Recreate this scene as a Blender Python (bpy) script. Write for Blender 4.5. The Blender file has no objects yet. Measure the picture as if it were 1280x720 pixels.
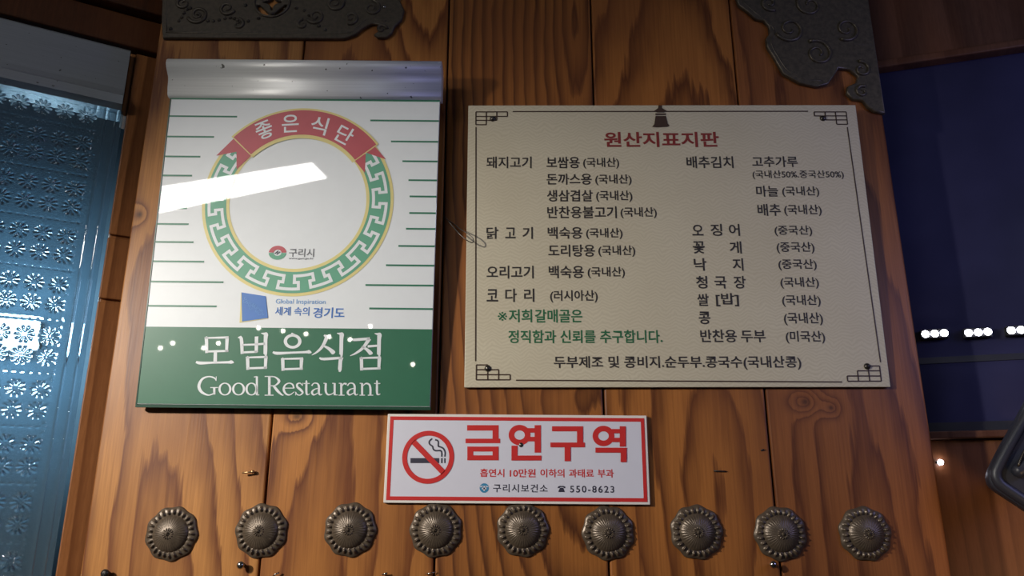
import bpy, bmesh, math, random
import numpy as np
from mathutils import Vector, Matrix

# ------------------------------------------------------------------ camera, world, lights, exposure
SC = bpy.context.scene
COL = SC.collection
F = 960.0                       # focal length in pixels of the 1280x720 frame
PITCH = math.radians(16.1)
D = 0.906                       # distance of the front face of the plank door
CAM = Vector((0, 0, 1.5))
cam = bpy.data.cameras.new('camera'); cam.sensor_width = 36; cam.lens = F / 1280 * 36; cam.clip_start = .01
camo = bpy.data.objects.new('camera', cam); COL.objects.link(camo)
camo.location = CAM; camo.rotation_euler = (math.pi / 2 + PITCH, 0, 0)
SC.camera = camo
SC.view_settings.view_transform = 'Standard'; SC.view_settings.look = 'None'
SC.view_settings.gamma = 1; SC.view_settings.use_curve_mapping = False
SC.view_settings.exposure = 0.0
SC.cycles.max_bounces = 8

world = bpy.data.worlds.new('night'); SC.world = world; world.use_nodes = True
world.node_tree.nodes['Background'].inputs[0].default_value = (.35, .42, .6, 1)
world.node_tree.nodes['Background'].inputs[1].default_value = .035

def lamp(name, kind, loc, target, energy, color, size=.1, **kw):
    l = bpy.data.lights.new(name, kind); l.energy = energy; l.color = color
    if kind == 'AREA':
        l.shape = 'RECTANGLE'; l.size = size; l.size_y = kw.get('size_y', size)
    else:
        l.shadow_soft_size = size
    if kind == 'SPOT':
        l.spot_size = math.radians(kw['cone']); l.spot_blend = kw['blend']
    o = bpy.data.objects.new(name, l); COL.objects.link(o); o.location = loc
    o.rotation_euler = (Vector(target) - Vector(loc)).to_track_quat('-Z', 'Y').to_euler()
    return o

lamp('porch_spotlight', 'SPOT', (-1.02, .06, 1.92), (.00, D, 1.31), 64, (1, .94, .86), .035, cone=72, blend=1.0)  # unseen spot added at left; its cone gives the falloff to upper right
BATTEN_STRENGTH = 26.0
lamp('indoor_light', 'SPOT', (-.744, 1.084, 1.80), (-.89, 1.345, 1.80), 5.0, (.62, .86, 1), .03, cone=120, blend=1)  # added spot, brightens the wall as a halo round the panel lamp
lamp('cold_sign_light', 'AREA', (1.0, -.7, 2.25), (0, .9, 1.5), 1.3, (.72, .84, 1), .25)  # unseen light added for glints on the embossed glass and cool fill
lamp('led_glow', 'AREA', (.98, .35, 1.85), (.72, .98, 1.72), 1.6, (.42, .42, 1), .25)  # unseen light added to strengthen the blue LED glow on the window
lamp('low_warm_lamp', 'SPOT', (.60, .45, 1.25), (.585, .86, 1.43), 3.4, (1, .62, .28), .04, cone=42, blend=.9)

# ------------------------------------------------------------------ helpers
def ray(px, py):
    a = (px - 640) / F; b = (360 - py) / F
    return Vector((a, math.cos(PITCH) - math.sin(PITCH) * b, math.sin(PITCH) + math.cos(PITCH) * b))

def hit(px, py, o, n):
    r = ray(px, py)
    return CAM + r * ((Vector(o) - CAM).dot(n) / r.dot(n))

class Frame:
    """a surface standing in the place: u to the right, v up, w out of it"""
    def __init__(self, o, u, v):
        self.o = Vector(o); self.u = Vector(u).normalized()
        self.n = self.u.cross(Vector(v)).normalized(); self.v = self.n.cross(self.u)
        self.M = Matrix((self.u, self.v, self.n)).transposed().to_4x4(); self.M.translation = self.o
        self.Mi = self.M.inverted()
    def uv(self, px, py):
        p = self.Mi @ hit(px, py, self.o, self.n)
        return p.x, p.y
    def box(self, x0, y0, x1, y1):          # measured extents of a print on this surface
        xm, ym = (x0 + x1) / 2, (y0 + y1) / 2
        return self.uv(x0, ym)[0], self.uv(xm, y1)[1], self.uv(x1, ym)[0], self.uv(xm, y0)[1]

def tag(o, label=None, cat=None, group=None, kind=None):
    if label: o['label'] = label
    if cat: o['category'] = cat
    if group: o['group'] = group
    if kind: o['kind'] = kind
    return o

def empty(name, M=None, loc=None):
    o = bpy.data.objects.new(name, None); COL.objects.link(o); o.empty_display_size = .02
    if M is not None: o.matrix_world = M
    if loc is not None: o.location = loc
    return o

def link(name, me, mat, parent=None, M=None):
    o = bpy.data.objects.new(name, me); COL.objects.link(o)
    if mat: me.materials.append(mat)
    if parent: o.parent = parent
    if M is not None: o.matrix_world = M
    return o

class MB:
    def __init__(self): self.v = []; self.f = []; self.smooth = []
    def add(self, vs, fs, smooth=False):
        b = len(self.v); self.v += [tuple(p) for p in vs]
        for f in fs: self.f.append(tuple(b + i for i in f)); self.smooth.append(smooth)
    def box(self, x0, y0, z0, x1, y1, z1):
        self.add([(x, y, z) for x in (x0, x1) for y in (y0, y1) for z in (z0, z1)],
                 [(0, 1, 3, 2), (4, 6, 7, 5), (0, 4, 5, 1), (2, 3, 7, 6), (0, 2, 6, 4), (1, 5, 7, 3)])
    def poly(self, pts, w): self.add([(p[0], p[1], w) for p in pts], [tuple(range(len(pts)))])
    def ribbon(self, pts, widths, w, closed=False):
        pts = [Vector((p[0], p[1])) for p in pts]; n = len(pts)
        if not hasattr(widths, '__len__'): widths = [widths] * n
        L = []; R = []
        for i in range(n):
            a = pts[i - 1] if (i or closed) else pts[0]
            b = pts[(i + 1) % n] if (i < n - 1 or closed) else pts[-1]
            d1 = (pts[i] - a); d2 = (b - pts[i])
            if d1.length < 1e-9: d1 = d2
            if d2.length < 1e-9: d2 = d1
            d1 = d1.normalized(); d2 = d2.normalized()
            n1 = Vector((-d1.y, d1.x)); n2 = Vector((-d2.y, d2.x)); m = (n1 + n2)
            m = m.normalized() if m.length > 1e-6 else n1
            k = min(1 / max(m.dot(n1), .35), 1.8)
            L.append(pts[i] + m * widths[i] / 2 * k); R.append(pts[i] - m * widths[i] / 2 * k)
        vs = [(p.x, p.y, w) for p in L + R]
        fs = [(n + i, n + (i + 1) % n, (i + 1) % n, i) for i in range(n if closed else n - 1)]
        self.add(vs, fs)
    def tube(self, pts, r, seg=10, closed=False):
        pts = [Vector(p) for p in pts]; n = len(pts)
        rs = r if hasattr(r, '__len__') else [r] * n
        up = Vector((0.13, .21, .97)); vs = []
        for i in range(n):
            a = pts[i - 1] if (i or closed) else pts[0]; b = pts[(i + 1) % n] if (i < n - 1 or closed) else pts[-1]
            t = (b - a).normalized(); x = t.cross(up).normalized(); y = t.cross(x)
            for k in range(seg):
                q = 2 * math.pi * k / seg
                vs.append(pts[i] + (x * math.cos(q) + y * math.sin(q)) * rs[i])
        fs = []
        for i in range(n if closed else n - 1):
            j = (i + 1) % n
            for k in range(seg):
                l = (k + 1) % seg
                fs.append((i * seg + k, i * seg + l, j * seg + l, j * seg + k))
        if not closed:
            fs += [tuple(range(seg))[::-1], tuple((n - 1) * seg + k for k in range(seg))]
        self.add(vs, fs, True)
    def ball(self, c, r, seg=12, rings=8, sq=(1, 1, 1)):
        vs = []; fs = []
        for i in range(rings + 1):
            a = math.pi * i / rings
            for k in range(seg):
                b = 2 * math.pi * k / seg
                vs.append((c[0] + r * sq[0] * math.sin(a) * math.cos(b), c[1] + r * sq[1] * math.sin(a) * math.sin(b), c[2] + r * sq[2] * math.cos(a)))
        for i in range(rings):
            for k in range(seg):
                l = (k + 1) % seg
                fs.append((i * seg + k, (i + 1) * seg + k, (i + 1) * seg + l, i * seg + l))
        self.add(vs, fs, True)
    def lathe(self, prof, seg=24):            # profile (r, w) round the w axis
        vs = []; fs = []; n = len(prof)
        for r, w in prof:
            for k in range(seg):
                b = 2 * math.pi * k / seg; vs.append((r * math.cos(b), r * math.sin(b), w))
        for i in range(n - 1):
            for k in range(seg):
                l = (k + 1) % seg
                fs.append((i * seg + k, i * seg + l, (i + 1) * seg + l, (i + 1) * seg + k))
        self.add(vs, fs, True)
    def build(self, name, mat, parent=None, M=None, bevel=0, fix=True):
        me = bpy.data.meshes.new(name); me.from_pydata(self.v, [], self.f)
        me.polygons.foreach_set('use_smooth', self.smooth)
        if fix:
            bm = bmesh.new(); bm.from_mesh(me)
            bmesh.ops.remove_doubles(bm, verts=bm.verts, dist=1e-7)
            bmesh.ops.recalc_face_normals(bm, faces=bm.faces); bm.to_mesh(me); bm.free()
        me.update()
        o = link(name, me, mat, parent, M)
        if bevel:
            b = o.modifiers.new('bevel', 'BEVEL'); b.width = bevel; b.segments = 2; b.limit_method = 'ANGLE'
        return o

def smooth_path(pts, sub=6, closed=False):
    """Catmull-Rom through points of any dimension"""
    P = [np.array(p, float) for p in pts]; n = len(P); out = []
    for i in range(n if closed else n - 1):
        p0 = P[i - 1] if (i or closed) else 2 * P[0] - P[1]
        p1 = P[i]; p2 = P[(i + 1) % n]
        p3 = P[(i + 2) % n] if (i < n - 2 or closed) else 2 * P[-1] - P[-2]
        for k in range(sub):
            t = k / sub
            out.append(.5 * ((2 * p1) + (-p0 + p2) * t + (2 * p0 - 5 * p1 + 4 * p2 - p3) * t * t + (-p0 + 3 * p1 - 3 * p2 + p3) * t ** 3))
    if not closed: out.append(P[-1])
    return [tuple(p) for p in out]

# ---- lettering: the builtin font's glyph outlines turned to mesh
_tc = bpy.data.curves.new('lettering', 'FONT'); _tc.resolution_u = 4
_to = bpy.data.objects.new('lettering', _tc); COL.objects.link(_to)
def glyphs(s, bold=0.0, spacing=1.0):
    _tc.body = s; _tc.offset = bold; _tc.space_character = spacing
    bpy.context.view_layer.update()
    ev = _to.evaluated_get(bpy.context.evaluated_depsgraph_get())
    me = ev.to_mesh()
    v = np.array([p.co[:] for p in me.vertices])[:, :2]; f = [tuple(p.vertices) for p in me.polygons]
    ev.to_mesh_clear()
    lo, hi = v.min(0), v.max(0)
    return (v - lo) / (hi - lo), f, (hi - lo)

def put(mb, s, box, w, bold=0.0, spacing=1.0, rot=0.0):
    v, f, _ = glyphs(s, bold, spacing)
    x0, y0, x1, y1 = box
    c, sn = math.cos(rot), math.sin(rot); cx, cy = (x0 + x1) / 2, (y0 + y1) / 2
    vs = []
    for a, b in v:
        x = x0 + a * (x1 - x0) - cx; y = y0 + b * (y1 - y0) - cy
        vs.append((cx + x * c - y * sn, cy + x * sn + y * c, w))
    mb.add(vs, f)

# ------------------------------------------------------------------ materials
def lin(r, g, b):
    return tuple(((c / 255) / 12.92 if c / 255 <= .04045 else ((c / 255 + .055) / 1.055) ** 2.4) for c in (r, g, b)) + (1,)

class NT:
    def __init__(self, name):
        self.m = bpy.data.materials.new(name); self.m.use_nodes = True
        self.t = self.m.node_tree; self.n = self.t.nodes; self.b = self.n['Principled BSDF']
    def new(self, typ, **kw):
        n = self.n.new(typ)
        for k, v in kw.items(): setattr(n, k, v)
        return n
    def put(self, sock, v):
        if hasattr(v, 'is_linked') or hasattr(v, 'node'): self.t.links.new(v, sock)
        else: sock.default_value = v
    def math(self, op, a, b=0.0, c=0.0):
        n = self.new('ShaderNodeMath', operation=op)
        for s, v in zip(n.inputs, (a, b, c)): self.put(s, v)
        return n.outputs[0]
    def noise(self, vec, scale, detail=2, rough=.5):
        n = self.new('ShaderNodeTexNoise'); self.put(n.inputs['Vector'], vec)
        n.inputs['Scale'].default_value = scale; n.inputs['Detail'].default_value = detail; n.inputs['Roughness'].default_value = rough
        return n.outputs['Fac']
    def map(self, vec, scale=(1, 1, 1), loc=(0, 0, 0)):
        n = self.new('ShaderNodeMapping'); self.put(n.inputs[0], vec)
        n.inputs['Scale'].default_value = scale; n.inputs['Location'].default_value = loc
        return n.outputs[0]
    def ramp(self, fac, stops):
        n = self.new('ShaderNodeValToRGB'); self.put(n.inputs[0], fac); e = n.color_ramp.elements
        while len(e) < len(stops): e.new(.5)
        for q, (p, c) in zip(e, stops): q.position = p; q.color = c
        return n.outputs[0]
    def mix(self, f, a, b, typ='MIX'):
        n = self.new('ShaderNodeMix', data_type='RGBA', blend_type=typ)
        self.put(n.inputs[0], f); self.put(n.inputs[6], a); self.put(n.inputs[7], b)
        return n.outputs[2]
    def bump(self, h, strength, dist):
        n = self.new('ShaderNodeBump'); n.inputs['Strength'].default_value = strength; n.inputs['Distance'].default_value = dist
        self.put(n.inputs['Height'], h); self.t.links.new(n.outputs[0], self.b.inputs['Normal'])

def plain(name, col, rough=.5, metal=0, coat=0, emit=0, spec=.5, mottle=.06, mscale=60):
    m = NT(name); b = m.b
    co = m.new('ShaderNodeTexCoord').outputs['Object']
    f = m.noise(co, mscale, 3)
    c2 = tuple(max(0, c * (1 - mottle * 2)) for c in col[:3]) + (1,)
    m.put(b.inputs['Base Color'], m.ramp(f, [(.3, c2), (.65, col)]))
    b.inputs['Roughness'].default_value = rough; b.inputs['Metallic'].default_value = metal
    b.inputs['Specular IOR Level'].default_value = spec
    b.inputs['Coat Weight'].default_value = coat; b.inputs['Coat Roughness'].default_value = .02
    if emit:
        b.inputs['Emission Color'].default_value = col; b.inputs['Emission Strength'].default_value = emit
    return m.m

def wood(name, x0, z0, slope, freq, knots=(), light=(188, 122, 62), dark=(112, 60, 26), warp=2.2, seed=0.0, bend=0.0, rough=.42, contrast=1.0):
    """flat-sawn plank: growth rings as long closed contours around (x0, z0), bent round the knots"""
    m = NT(name); b = m.b
    co = m.new('ShaderNodeTexCoord').outputs['Object']
    sep = m.new('ShaderNodeSeparateXYZ'); m.put(sep.inputs[0], co); X, Y, Z = sep.outputs
    lowf = m.noise(m.map(co, (7, 1, 2.2), (seed, seed, seed)), 1, 2, .5)
    mid = m.noise(m.map(co, (26, 1, 7), (seed + 3, 0, seed)), 1, 2, .6)
    dz = m.math('SUBTRACT', Z, z0)
    dx = m.math('ADD', m.math('SUBTRACT', X, x0), m.math('MULTIPLY', dz, bend))
    r = m.math('SQRT', m.math('ADD', m.math('ADD', m.math('MULTIPLY', dx, dx), m.math('MULTIPLY', m.math('MULTIPLY', dz, dz), slope * slope)), 1e-5))
    ph = m.math('MULTIPLY', r, freq)
    ph = m.math('ADD', ph, m.math('MULTIPLY', lowf, warp))
    ph = m.math('ADD', ph, m.math('MULTIPLY', mid, .9))
    comb = m.noise(m.map(co, (150, 1, 9), (seed + 5, 0, seed)), 1, 2, .6)
    ph = m.math('ADD', ph, m.math('MULTIPLY', m.math('SUBTRACT', comb, .5), .5))
    core = None
    for kx, kz, ax, az, amp in knots:
        ux = m.math('MULTIPLY', m.math('SUBTRACT', X, kx), 1 / ax); uz = m.math('MULTIPLY', m.math('SUBTRACT', Z, kz), 1 / az)
        q = m.math('ADD', m.math('MULTIPLY', ux, ux), m.math('MULTIPLY', uz, uz))
        g = m.math('POWER', 2.718, m.math('MULTIPLY', q, -1.0))
        ph = m.math('ADD', ph, m.math('MULTIPLY', g, amp))
        k = m.math('POWER', 2.718, m.math('MULTIPLY', q, -14.0))
        core = k if core is None else m.math('MAXIMUM', core, k)
    fr = m.math('FRACT', ph)
    L, Dk = lin(*light), lin(*dark)
    Md = tuple(l * .52 + d * .48 for l, d in zip(L, Dk))
    Dk = tuple(Md[i] * (1 - contrast) + Dk[i] * contrast for i in range(4))
    wide = m.noise(m.map(co, (9, 1, 3), (seed + 7, 0, seed)), 1, 2, .5)
    fr2 = m.math('POWER', fr, m.math('ADD', .45, m.math('MULTIPLY', wide, 2.2)))
    c = m.ramp(fr2, [(0, L), (.12, L), (.5, Md), (.82, Dk), (.95, Md), (1, L)])
    fib = m.noise(m.map(co, (420, 40, 9), (seed, 0, 0)), 1, 3, .6)
    c = m.mix(.55, c, m.ramp(fib, [(.3, (.55, .5, .45, 1)), (.62, (1, 1, 1, 1))]), 'MULTIPLY')
    blot = m.noise(m.map(co, (5, 1, 3.2), (seed + 9, 0, 0)), 1, 3, .6)
    c = m.mix(m.ramp(blot, [(.45, (0, 0, 0, 1)), (.66, (.5, .5, .5, 1))]), c, lin(122, 72, 40), 'MIX')
    if core is not None: c = m.mix(m.math('MULTIPLY', core, .8), c, lin(62, 38, 24))
    m.put(b.inputs['Base Color'], c)
    b.inputs['Roughness'].default_value = rough; b.inputs['Specular IOR Level'].default_value = .3
    m.bump(m.math('ADD', m.math('MULTIPLY', fib, .4), m.math('MULTIPLY', fr, -.5)), .25, .0012)
    return m.m

def brushed(name, col, rough, metal=.4):
    m = NT(name); co = m.new('ShaderNodeTexCoord').outputs['Object']
    f = m.noise(m.map(co, (6, 700, 700)), 1, 3, .7)
    sp = m.noise(co, 140, 2)
    c = m.mix(m.ramp(sp, [(.27, (1, 1, 1, 1)), (.29, (0, 0, 0, 1))]), m.ramp(f, [(.3, tuple(x * .85 for x in col[:3]) + (1,)), (.7, col)]), (.12, .12, .11, 1))
    m.put(m.b.inputs['Base Color'], c); m.b.inputs['Metallic'].default_value = metal
    m.b.inputs['Roughness'].default_value = rough
    return m.m

def bronze(name, col, pat, rough=.38):
    m = NT(name); co = m.new('ShaderNodeTexCoord').outputs['Object']
    f = m.noise(co, 160, 4, .65)
    m.put(m.b.inputs['Base Color'], m.ramp(f, [(.35, pat), (.65, col)]))
    m.b.inputs['Metallic'].default_value = .35; m.b.inputs['Roughness'].default_value = rough
    m.bump(m.noise(co, 420, 3), .2, .0005)
    return m.m

def beige_card():
    """pale card printed with faint overlapping waves"""
    m = NT('printed_card'); co = m.new('ShaderNodeTexCoord').outputs['Object']
    sep = m.new('ShaderNodeSeparateXYZ'); m.put(sep.inputs[0], co); X, Y, Z = sep.outputs
    tri = m.math('PINGPONG', X, .011)
    ph = m.math('ADD', m.math('MULTIPLY', Y, 230), m.math('MULTIPLY', tri, 120))
    ph = m.math('ADD', ph, m.math('MULTIPLY', m.noise(co, 45, 3), 4.0))
    s = m.math('FRACT', ph)
    f = m.noise(co, 9, 3)
    base = m.ramp(f, [(.3, lin(198, 188, 162)), (.7, lin(206, 197, 172))])
    c = m.mix(m.ramp(s, [(.0, (0, 0, 0, 1)), (.5, (.55, .55, .55, 1)), (1, (0, 0, 0, 1))]), base, lin(184, 173, 146))
    m.put(m.b.inputs['Base Color'], c); m.b.inputs['Roughness'].default_value = .5; m.b.inputs['Specular IOR Level'].default_value = .3
    return m.m

def glass_blue():
    m = NT('embossed_glass'); b = m.b
    b.inputs['Base Color'].default_value = (.50, .72, .85, 1)
    b.inputs['Transmission Weight'].default_value = .9; b.inputs['Roughness'].default_value = .035; b.inputs['IOR'].default_value = 1.5
    b.inputs['Coat Weight'].default_value = 1; b.inputs['Coat Roughness'].default_value = .03
    return m.m
def glass_dark():
    m = NT('night_window_glass'); b = m.b
    co = m.new('ShaderNodeTexCoord').outputs['Object']
    m.put(b.inputs['Base Color'], m.ramp(m.noise(co, 5, 3), [(.3, (.02, .02, .045, 1)), (.7, (.04, .04, .09, 1))]))  # base colour raised to carry the blue LED glow over the pane
    b.inputs['Roughness'].default_value = .16; b.inputs['Specular IOR Level'].default_value = .5
    return m.m

M = dict(
    alu=brushed('brushed_aluminium', (.84, .85, .84, 1), .42, .2),
    alu_dark=brushed('dull_aluminium', (.42, .44, .46, 1), .34, .4),
    bronze=bronze('aged_bronze', (.135, .100, .068, 1), (.095, .070, .048, 1), .36),
    iron=bronze('black_iron', (.115, .092, .064, 1), (.066, .054, .040, 1), .42),
    white=plain('white_print', lin(226, 230, 231), .4, coat=1, mottle=.01),
    green=plain('green_print', lin(48, 108, 80), .4, coat=1, mottle=.02),
    green_line=plain('pale_green_print', lin(52, 120, 92), .4, coat=1, mottle=.02),
    ring_green=plain('ring_green_print', lin(98, 164, 134), .4, coat=1, mottle=.02),  # green paled to carry the veiling haze
    yellow=plain('yellow_print', lin(222, 208, 138), .4, coat=1, mottle=.02),
    red_soft=plain('dull_red_print', lin(186, 84, 92), .4, coat=1, mottle=.03),  # red paled and dulled, veiling haze put into the print colour
    blue=plain('blue_print', lin(66, 118, 190), .4, coat=1, mottle=.02),
    blue_pale=plain('pale_blue_print', lin(110, 160, 214), .4, coat=1, mottle=.02),
    grey_ink=plain('grey_print', lin(110, 112, 116), .4, coat=1, mottle=.02),
    acrylic_edge=plain('acrylic_edge', lin(40, 74, 58), .25, mottle=.03),
    card=beige_card(),
    brown_ink=plain('brown_ink', lin(66, 46, 34), .5, mottle=.03),
    black_ink=plain('black_ink', lin(50, 44, 42), .5, mottle=.03),
    title_ink=plain('maroon_ink', lin(134, 44, 40), .5, mottle=.03),
    green_ink=plain('green_ink', lin(40, 104, 66), .5, mottle=.03),
    board_white=plain('white_board', lin(212, 211, 220), .45, mottle=.01),
    board_edge=plain('cream_board_edge', lin(226, 218, 208), .5, mottle=.01),
    red=plain('red_vinyl', lin(200, 46, 44), .4, mottle=.02),
    navy_ink=plain('slate_ink', lin(58, 56, 70), .4, mottle=.02),
    teal=plain('teal_print', lin(60, 134, 172), .4, mottle=.02),
    steel=plain('screw_steel', (.55, .52, .48, 1), .22, 1, mottle=.1),
    dark_steel=plain('dark_screw', (.09, .08, .07, 1), .3, .8, mottle=.1),
    black_plastic=plain('dark_grey_plastic', lin(44, 46, 56), .42, mottle=.05),
    glass=glass_blue(), dglass=glass_dark(),
    plaster=plain('pale_blue_plaster', lin(120, 150, 170), .8, mottle=.1, mscale=8),
    concrete=plain('concrete', lin(110, 106, 100), .85, mottle=.12, mscale=20),
    lamp_white=plain('lamp_diffuser', (1, .97, .93, 1), .4, emit=BATTEN_STRENGTH, mottle=0),
    lamp_cold=plain('cold_lamp_diffuser', (.86, .95, 1, 1), .4, emit=16, mottle=0),
    bulb=plain('bulb_glow', (1, .93, .8, 1), .4, emit=60, mottle=0),
    led=plain('led_glow', (.86, .86, 1, 1), .4, emit=30, mottle=0),
    black=plain('black_paint', lin(28, 28, 28), .5, mottle=.05),
)

# ------------------------------------------------------------------ setting
floor = MB(); floor.box(-4, -4, -.1, 4, 4, 0)
tag(floor.build('floor', M['concrete']), 'grey concrete floor under the entrance, below the picture', 'floor', kind='structure')

# the plank door: five wide planks side by side
door = empty('door_1', loc=(0, D, 0))
tag(door, 'tall old door of five wide orange-brown planks carrying all the signs', 'door', kind='structure')
def dx(px, py): return hit(px, py, (0, D, 0), Vector((0, -1, 0)))
edges = [-.480, -.281, -.0865, .108, .299, .488]
wd = [
    wood('plank_wood_one', -.36, 1.20, .11, 34, [(-.470, 1.858, .012, .014, 1.3)], seed=1.3, bend=.12, light=(186, 128, 68), dark=(112, 62, 30)),
    wood('plank_wood_two', -.225, 1.36, .12, 34, [(-.252, 1.605, .020, .016, 1.6), (-.13, 2.3, .05, .3, 3)], seed=4.1, bend=-.03, light=(180, 118, 58), dark=(106, 56, 26)),
    wood('plank_wood_three', .085, 2.150, .16, 78, [(.06, 1.66, .03, .02, 2)], seed=7.7, light=(156, 98, 46), dark=(84, 46, 22), warp=1.6),
    wood('plank_wood_four', .235, 1.50, .17, 36, [(.25, 1.80, .05, .12, 2.0)], seed=11.9, bend=.02, light=(168, 106, 50), dark=(98, 54, 25)),
    wood('plank_wood_five', .42, 1.25, .09, 38, [(.345, 1.622, .018, .015, 3.0), (.375, 1.615, .012, .012, 2.0)], seed=15.2, bend=.03, light=(144, 88, 46), dark=(94, 52, 28)),
]
for i in range(5):
    mb = MB(); g = .0011
    mb.box(edges[i] + g, 0, .0, edges[i + 1] - g, .045, 2.45)
    mb.build('plank', wd[i], door, bevel=.002)

# the wall that the glass door stands in, left of the plank door and turned towards the camera
A1 = math.radians(29.3)
GD = Vector((math.cos(A1), math.sin(A1), 0))
G0 = hit(104, 463, (0, D + .06, 0), Vector((0, -1, 0)))
gl = Frame((G0.x, G0.y, 0), GD, (0, 0, 1))          # u = 0 at the right edge of the glass
hz0, hz1 = gl.uv(151, 142)[1], gl.uv(160, 67)[1]    # bottom and top of the aluminium rail
slid = empty('door_2', gl.M)
tag(slid, 'blue flower-embossed glass door under an aluminium rail on the left', 'door', kind='structure')
# embossed pane
W, Z0, st = .36, 1.38, .0009
nu = int(W / st); nv = int((hz0 + .004 - Z0) / st)
uu, vv = np.meshgrid(np.linspace(-W, 0, nu + 1), np.linspace(Z0, hz0 + .004, nv + 1))
h = np.zeros_like(uu); ms = uu < -.030
SP = .0262; BV = SP * 2.55                        # two rows of flowers, then a band of dashes
bv = np.mod(vv, BV)
row = np.floor(bv / SP); inrow = bv < 2 * SP
cx = np.mod(uu + .030, SP) - SP / 2; cy = np.where(inrow, np.mod(bv, SP) - SP / 2, 0)
rr = np.hypot(cx, cy); th = np.arctan2(cy, cx)
pet = np.clip(np.cos(th * 10) * 1.5 + .1, 0, 1) * np.clip((rr - .0015) / .003, 0, 1) * np.clip((.0118 - rr) / .003, 0, 1)
h += np.where(inrow & ms, pet * .0020, 0)
h += np.where(inrow & ms, .0008 * np.exp(-(rr / .0014) ** 2), 0)
dashx = np.mod(uu, .0087) - .00435; dashy = bv - 2.28 * SP
h += np.where(ms, .0009 * np.exp(-(dashx / .0026) ** 2 - (dashy / .0012) ** 2), 0)
h += .0010 * np.exp(-((uu + .021) / .0012) ** 2) + .0008 * np.exp(-((uu + .008) / .001) ** 2)
dd = np.mod(vv, .011) - .0055
h += .0009 * np.exp(-((uu + .033) / .0016) ** 2 - (dd / .0025) ** 2)
verts = np.stack([uu, vv, h], -1).reshape(-1, 3)
idx = np.arange((nu + 1) * (nv + 1)).reshape(nv + 1, nu + 1)
fc = np.stack([idx[:-1, :-1], idx[:-1, 1:], idx[1:, 1:], idx[1:, :-1]], -1).reshape(-1, 4)
mb = MB(); mb.v = [tuple(p) for p in verts]; mb.f = [tuple(q) for q in fc.tolist()]; mb.smooth = [True] * len(mb.f)
b = len(mb.v); mb.add([(-W, Z0, -.005), (0, Z0, -.005), (0, hz0 + .004, -.005), (-W, hz0 + .004, -.005)], [(3, 2, 1, 0)])
mb.build('glass_pane', M['glass'], slid, fix=False)
mb = MB(); mb.box(-W, .02, -.005, 0, Z0 - .0004, 0.0)
mb.build('lower_pane', M['glass'], slid)
mb = MB(); mb.box(-.9, .02, -.005, -W - .0004, hz0 + .004, 0.0); mb.build('side_pane', M['glass'], slid)
# aluminium rail: flat face, thin lip below
hh = hz1 - hz0
prof = [(-.03, hz0), (.010, hz0), (.022, hz0 + .004), (.024, hz0 + .016), (.016, hz0 + .022), (.014, hz0 + .03), (.014, hz1 - .004), (.010, hz1), (-.03, hz1)]
mb = MB(); n = len(prof); x0, x1 = -.9, -.003
mb.add([(x0, z, w) for w, z in prof] + [(x1, z, w) for w, z in prof], [(i, (i + 1) % n, n + (i + 1) % n, n + i) for i in range(n)] + [tuple(range(n))[::-1], tuple(range(n, 2 * n))])
mb.build('top_rail', M['alu_dark'], slid)

# jamb post between the glass and the plank door
jw = wood('jamb_wood', .03, 1.2, .03, 130, seed=21, light=(176, 118, 70), dark=(116, 72, 40), warp=1.0)
mb = MB()
zz = [0, gl.uv(155, 376)[1] - .003, gl.uv(165, 297)[1] - .003, hz1 + .004]
for a, c in zip(zz[:-1], zz[1:]): mb.box(.0045, a + .0025, -.05, .085, c - .0025, .004)
mb.box(.006, 0, -.05, .084, hz1, -.002); mb.box(-.0028, hz0, -.05, .0055, hz1 + .004, -.004)
tag(mb.build('trim_1', jw, None, gl.M, bevel=.0015), 'upright wooden jamb between the blue glass and the plank door', 'door jamb', kind='structure')
# lintel beams over the rail
lw = wood('lintel_wood', .0, 2.2, .5, 60, seed=25, light=(96, 58, 34), dark=(58, 34, 20))
mb = MB()
mb.box(-.95, hz1 + .006, -.06, .12, hz1 + .055, .012)
mb.box(-.95, hz1 + .058, -.06, .12, hz1 + .085, .028)
mb.box(-.95, hz1 + .088, -.06, .12, hz1 + .32, .006)
tag(mb.build('trim_2', lw, None, gl.M, bevel=.003), 'dark stepped lintel boards above the aluminium rail at upper left', 'lintel', kind='structure')
# the room behind the glass
mb = MB(); mb.box(-1.3, 0, -.55, .5, 2.6, -.50)
tag(mb.build('wall_back', M['plaster'], None, gl.M), 'pale wall of the room seen dimly through the blue glass', 'wall', kind='structure')

# wall on the right of the door, turned the other way: board, sill strip, dark window
A2 = math.radians(17)
RD = Vector((math.cos(A2), -math.sin(A2), 0))
R0 = hit(1135, 423, (0, D + .075, 0), Vector((0, -1, 0)))
rt = Frame((R0.x, R0.y, 0), RD, (0, 0, 1))
zs0, zs1 = rt.uv(1200, 549)[1], rt.uv(1200, 539.5)[1]
zb0, zb1 = rt.uv(1190, 76)[1], rt.uv(1190, 67)[1]
bw = wood('side_board_wood', .2, 1.1, .06, 60, seed=31, light=(112, 72, 44), dark=(84, 52, 32))
dw = wood('dark_frame_wood', .2, 1.1, .4, 50, seed=35, light=(96, 66, 50), dark=(62, 40, 30))
mb = MB(); mb.box(-.05, 0, -.03, .75, zs0 - .001, 0)
tag(mb.build('wall_right', bw, None, rt.M), 'brown wooden wall boards under the dark window right of the door', 'wall', kind='structure')
win = empty('window_1', rt.M)
tag(win, 'dark night-blue window on the right of the door', 'window', kind='structure')
mb = MB(); mb.box(-.05, zs1, -.012, .75, zb0, -.006); mb.build('window_pane', M['dglass'], win)
mb = MB(); mb.box(-.05, zs0, -.03, .75, zs1, .012); mb.build('window_sill', dw, win, bevel=.002)
mb = MB(); mb.box(-.05, zb0, -.03, .75, zb1, .012); mb.build('window_head', dw, win, bevel=.002)
z = rt.uv(1200, 452)[1]
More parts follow.
